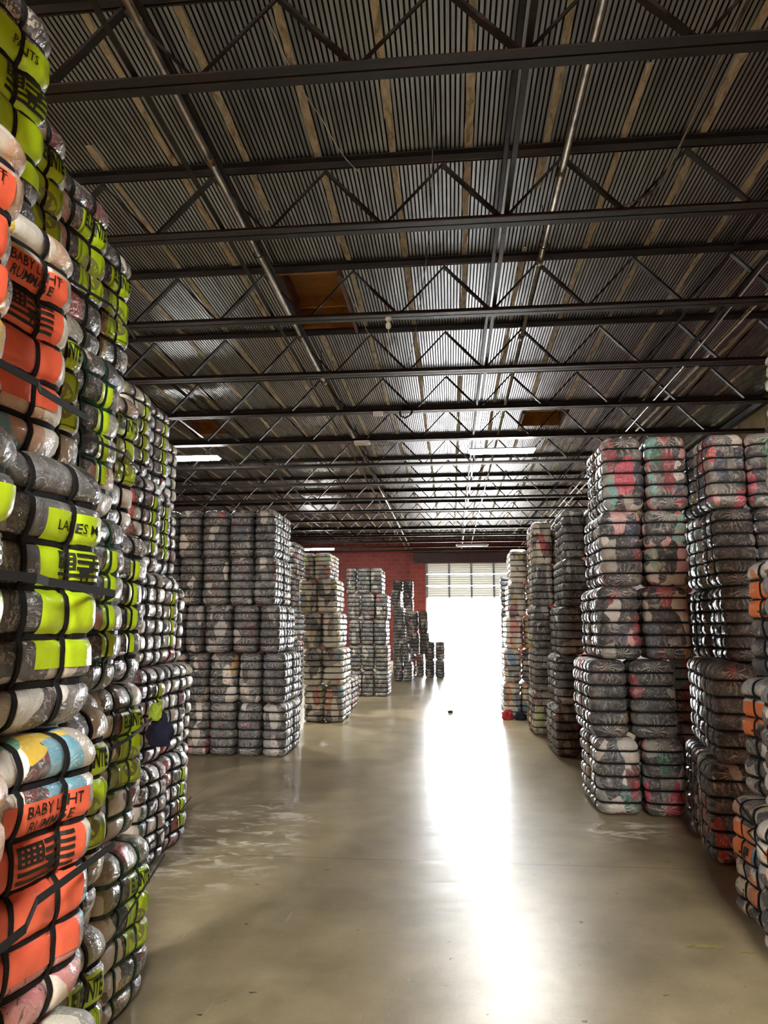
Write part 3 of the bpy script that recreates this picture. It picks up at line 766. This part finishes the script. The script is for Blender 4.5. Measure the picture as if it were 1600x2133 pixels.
# bridging angles running along the roof
BR = [(.53,'right of the ceiling middle'),(-1.98,'beside left pipe'),(3.1,'far right'),(-4.6,'left over the stacks'),(-7.2,'far left')]
for X, d in BR:
    r = empty('bridging_line', (X, 0, 0)); tag(r, f'pair of dark steel bridging angles under the roof, {d}', 'bridging', 'roof bridging lines')
    MB().box(-.02, .02, YB+.1, YF-.35, ZB+.062, ZB+.068).box(-.02,-.016, YB+.1, YF-.35, ZB+.068, ZB+.10).build('lower_angle', M['steel'], r)
    MB().box(-.02, .02, YB+.1, YF-.35, ZTC-.012, ZTC-.006).box(-.02,-.016, YB+.1, YF-.35, ZTC-.045, ZTC-.012).build('upper_angle', M['steel'], r)

# ------------------------------------------------------------------ pipes, conduit, wires
def hangers(root, X, z, r, ys):
    for y in ys:
        MB().tube([(X, y, z+r),(X, y, ZTC+.02)], .005, 6).lathe([(r+.004,-.012),(r+.012,-.012),(r+.012,.012),(r+.004,.012)], 12).build('pipe_hanger', M['dark'], root) if False else \
        MB().tube([(X, y, z+r*.8),(X, y, ZTC+.02)], .005, 6).tube([(X+cos(a)*(r+.006), y, z+sin(a)*(r+.006)) for a in [k*pi/8 for k in range(17)]], .006, 6).build('pipe_hanger', M['dark'], root)
r = empty('sprinkler_pipe', (0,0,0)); tag(r, 'long pale metal pipe along the roof left of centre', 'pipe')
MB().tube([(-1.85, YB+.2, 5.2),(-1.85, 10, 5.2)], .028, 12).build('pipe_run', M['rustpipe'], r, True)
MB().tube([(-1.85, 10.02, 5.2),(-1.85, YF-.4, 5.2)], .026, 12).build('pipe_run', M['galv'], r, True)
for y in (4.9, 8.3, 10.0): MB().tube([(-1.85,y-.05,5.2),(-1.85,y+.05,5.2)], .036, 12).build('coupling', M['rustpipe'], r, True)
hangers(r, -1.85, 5.2, .036, (3.0, 6.3, 9.7, 13.6))
r = empty('sprinkler_pipe', (0,0,0)); tag(r, 'rusty metal pipe along the roof right of centre', 'pipe')
MB().tube([(.95, YB+.2, 5.2),(.95, 6.7, 5.2)], .028, 12).build('pipe_run', M['rustpipe'], r, True)
MB().tube([(.95, 6.7, 5.2),(.95, YF-.4, 5.2)], .022, 12).build('pipe_run', M['galv'], r, True)
for y in (3.3, 5.3, 6.7, 8.6): MB().tube([(.95,y-.04,5.2),(.95,y+.04,5.2)], .036, 12).build('coupling', M['rustpipe'], r, True)
hangers(r, .95, 5.2, .036, (3.1, 6.4, 8.5, 12.0))
arc = [(1.35+.42*sin(a), 5.75-.42*(1-cos(a)), 5.13) for a in [k*pi/2/8 for k in range(9)]]
o = MB().tube([(-8, 5.75, 5.13)]+arc+[(1.77, 4.5, 5.13),(1.77, YB+.3, 5.13)], .012, 8).build('conduit', M['galv'], None, True)
tag(o, 'thin conduit crossing above second joist then bending toward camera', 'conduit')
o = MB().tube([(3.25, YB+.3, 5.2),(3.25, 7.0, 5.2),(3.35, 10, 5.2),(3.35, YF-.4, 5.2)], .014, 8).build('conduit', M['galv'], None, True)
tag(o, 'thin bright conduit running along roof at right, left one of two', 'conduit')
o = MB().tube([(3.55, YB+.3, 5.22),(3.55, YF-.4, 5.22)], .022, 8).build('conduit', M['rustpipe'], None, True)
tag(o, 'thicker tan conduit running along roof at right, right one of two', 'conduit')
def wire(pts, label, rad=.004, mat='dark'):
    P = [Vector(p) for p in pts]; out = []
    for a, b in zip(P[:-1], P[1:]):
        for k in range(8):
            t = k/8; out.append(a.lerp(b, t)+Vector((0,0,-.06*sin(pi*t))))
    out.append(P[-1]); o = MB().tube(out, rad, 6).build('wire', M[mat]); tag(o, label, 'wire', 'loose roof wires'); return o
wire([(-.05,3.87,5.1),(-.12,5.64,5.1),(-.3,7.43,5.1),(-.55,9.22,5.1)], 'thin dark wire sagging under the roof middle')
wire([(-1.15,3.9,5.5),(-.98,5.0,5.6),(-.75,5.64,5.55)], 'pale wire curling beside second joist', .004, 'offwhite')
wire([(-1.21,7.6,5.6),(-1.12,8.6,5.62),(-1.05,9.2,5.55)], 'pale wire hanging beside nearest hatch', .004, 'offwhite')
# little fittings under the joists
r = empty('hanging_bulb', (-.65, 7.40, 4.98)); tag(r, 'small pale bulb fitting under third joist', 'bulb')
MB().lathe([(0,0),(.035,0),(.04,-.02),(.02,-.04),(0,-.04)]).build('socket', M['offwhite'], r, True)
MB().lathe([(0,-.04),(.02,-.05),(.034,-.085),(.03,-.12),(0,-.14)]).build('globe', M['bulbglass'], r, True)
MB().tube([(0,0,-.14),(0,.01,-.45)], .003, 6).build('pull_cord', M['offwhite'], r)
for (x, y, z, s, d) in ((-1.13,10.94,4.946,.05,'under fifth joist'), (-1.62,12.74,4.946,.09,'under sixth joist')):
    r = empty('junction_box', (x, y, z)); tag(r, f'small white junction box {d}', 'box', 'junction boxes on the joists')
    MB().box(-s*1.6, s*1.6, -s, s, 0, .05).build('housing', M['white'], r); MB().box(-s*1.2, s*1.2, -s*.7, s*.7, -.01, 0).build('cover_plate', M['offwhite'], r)
pts = [(.10*cos(a)+random.uniform(-.01,.01), .03*sin(a*2), .09*sin(a)+random.uniform(-.01,.01)) for a in [k*2*pi*4/60 for k in range(61)]]
o = MB().tube(pts, .010, 6).build('cable_coil', M['dark'], None, True, (-.68, 10.93, 4.98)); tag(o, 'black cable coil hung near the ceiling middle', 'cable')

# ------------------------------------------------------------------ tube lamps
def lamp(x, y, z, lit, d):
    r = empty('tube_lamp', (x, y, z)); tag(r, d, 'lamp', 'ceiling tube lamps')
    MB().add([(-.63,-.16,.10),(.63,-.16,.10),(.63,.16,.10),(-.63,.16,.10),(-.61,-.06,.15),(.61,-.06,.15),(.61,.06,.15),(-.61,.06,.15)],
             [(0,1,5,4),(1,2,6,5),(2,3,7,6),(3,0,4,7),(4,5,6,7),(3,2,1,0)]).build('housing', M['white'], r)
    m = MB(); n = 8; L = .60; vs = []
    for k in range(n+1):
        a = pi*k/n; vs += [(-L, -.14*cos(a), .098-.055*sin(a)), (L, -.14*cos(a), .098-.055*sin(a))]
    m.add(vs, [(2*k, 2*k+2, 2*k+3, 2*k+1) for k in range(n)]+[tuple(2*k for k in range(n+1))[::-1], tuple(2*k+1 for k in range(n+1))])
    m.build('diffuser', M['lens_off'] if not lit else M['lens2'] if y < 0 else M['lens'], r, True)
    for s in (-.4, .4): MB().tube([(s,0,.14),(s,0,ZTC-z)], .004, 6).build('hanging_wire', M['dark'], r)
lamp(1.02, 13.3, 4.80, True, 'lit white tube lamp above the aisle, brightest one')
lamp(-5.2, 13.3, 4.80, True, 'lit tube lamp partly behind second left row')
lamp(-5.23, 27.5, 4.52, True, 'small far lit tube lamp above the pale left block')
lamp(.86, 27.5, 4.60, False, 'unlit far tube lamp in front of the doorway')
lamp(1.02, -4.2, 4.80, True, 'lit tube lamp overhead behind the camera, right')
lamp(-5.2, -4.2, 4.80, True, 'lit tube lamp behind the camera, left')

# ------------------------------------------------------------------ roll-up door
r = empty('door_1', (0,0,0)); struct(r)
yd = YF-.06; z0 = 2.91; hs = (DZ+.05-z0)/3
for i in range(3):
    m = MB(); za = z0+i*hs; nr_ = 5; vs = []
    N = nr_*6
    for k in range(N+1):
        z = za+.02+(hs-.03)*k/N; off = .012*cos(2*pi*k/6); vs += [(DX0+.02, yd+off, z), (DX1-.02, yd+off, z)]
    m.add(vs, [(2*k, 2*k+2, 2*k+3, 2*k+1) for k in range(N)])
    p = m.build('door_section', M['doorpanel'], r)
    for k in range(5):
        xx = DX0+.04+(DX1-DX0-.08)*k/4; MB().box(xx-.045, xx+.045, yd-.05, yd-.014, za+.01, za+hs-.01).build('stile', M['track'], p)
MB().box(DX0, DX1, yd-.03, yd+.03, z0-.03, z0+.015).build('bottom_bar', M['track'], r)
for xx in (DX0-.03, DX1-.03): MB().box(xx, xx+.05, yd-.08, yd, 0, DZ).build('door_track', M['track'], r)
MB().bar((DX0-.55, yd-.35, 4.75),(DX0+.0, yd-.35, 4.5),.05,.05).build('track_brace', M['dark'], r)

# ------------------------------------------------------------------ small things
def crumple(name, loc, s, mat, label, cat, seed=1, parts=None):
    bm = bmesh.new(); bmesh.ops.create_icosphere(bm, subdivisions=4, radius=1)
    for v in bm.verts:
        c = v.co; k = 1+.35*noise.noise(c*1.7+Vector((seed,0,0)))+.18*noise.noise(c*5+Vector((seed,2,0)))
        v.co = Vector((c.x*s[0]*k, c.y*s[1]*k, c.z*s[2]*k))
        if v.co.z < -s[2]*.6: v.co.z = -s[2]*.6
    me = bpy.data.meshes.new(name); bm.to_mesh(me); bm.free(); me.materials.append(mat)
    me.polygons.foreach_set('use_smooth', [True]*len(me.polygons))
    o = bpy.data.objects.new(name, me); C.objects.link(o); o.location = loc; tag(o, label, cat); return o
crumple('cloth_scrap', (.92, 12.42, .06), (.10,.10,.10), M['redcloth'], 'red cloth spilled on floor at foot of pale right block', 'cloth', 3)
crumple('cloth_scrap', (1.14, 12.40, .05), (.09,.10,.08), M['navy'], 'navy cloth spilled on floor at foot of pale right block', 'cloth', 5)
crumple('cloth_scrap', (1.37, 12.42, .04), (.10,.09,.07), M['paleclth'], 'pale cloth spilled on floor at foot of pale right block', 'cloth', 8)
crumple('cloth_scrap', (-1.345, 3.25, 1.06), (.055,.04,.085), M['navy'], 'navy cloth poking out of the nearest left row', 'cloth', 11)
crumple('cloth_scrap', (-1.36, 3.22, 1.155), (.03,.025,.05), M['limecl'], 'lime cloth scrap above the poking navy cloth', 'cloth', 14)
crumple('debris_scrap', (-.04, 13.25, .018), (.05,.04,.03), M['dark'], 'small dark scrap lying in the doorway glare', 'debris', 17)
def smear(x0, x1, y, w, seed, label):
    vs = []; fs = []; n = 24
    for i in range(n+1):
        x = x0+(x1-x0)*i/n; t = i/n; ww = w*(.25+.75*sin(pi*t)**.6)*(1+.6*noise.noise(Vector((seed, t*9, 0))))
        yy = y+.02*noise.noise(Vector((seed+3, t*5, 0))); vs += [(x, yy-ww/2, .0015), (x, yy+ww/2, .0015)]
    fs = [(2*i, 2*i+2, 2*i+3, 2*i+1) for i in range(n)]
    o = mesh_obj('paint_mark', vs, fs, M['yellow']); tag(o, label, 'paint mark'); return o
smear(1.12, 1.30, 3.87, .03, 1, 'short yellow paint smear on floor near right row')
smear(1.36, 1.46, 3.82, .012, 5, 'faint thin yellow paint streak beside the right row')

# ------------------------------------------------------------------ world, camera
wd = bpy.data.worlds.new('World'); SC.world = wd; wd.use_nodes = True
bg = wd.node_tree.nodes['Background']; bg.inputs[0].default_value = (.93,.97,1,1); bg.inputs[1].default_value = 42
pl = bpy.data.lights.new('doorway_portal', 'AREA'); pl.shape = 'RECTANGLE'; pl.size = DX1-DX0; pl.size_y = 2.9; pl.cycles.is_portal = True
po = bpy.data.objects.new('doorway_portal', pl); C.objects.link(po); po.location = ((DX0+DX1)/2, YF+.26, 1.45); po.rotation_euler = (-pi/2, 0, 0)
cam = bpy.data.cameras.new('Camera'); co = bpy.data.objects.new('Camera', cam); C.objects.link(co); SC.camera = co
cam.sensor_fit = 'VERTICAL'; cam.sensor_height = 24; cam.lens = 1460/2133*24; cam.clip_start = .05; cam.clip_end = 300
th = atan(239/1460); ps = atan(140*cos(th)/1460)
co.location = (0, 0, 1.55); co.rotation_euler = (pi/2+th, 0, ps)
cy = SC.cycles; cy.max_bounces = 6; cy.diffuse_bounces = 4; cy.glossy_bounces = 3; cy.transmission_bounces = 2
cy.use_adaptive_sampling = True; cy.adaptive_threshold = .1; cy.adaptive_min_samples = 16
cy.caustics_reflective = False; cy.caustics_refractive = False
SC.view_settings.view_transform = 'Standard'; SC.view_settings.look = 'None'; SC.view_settings.gamma = 1
SC.view_settings.use_curve_mapping = False; SC.view_settings.exposure = 1.25
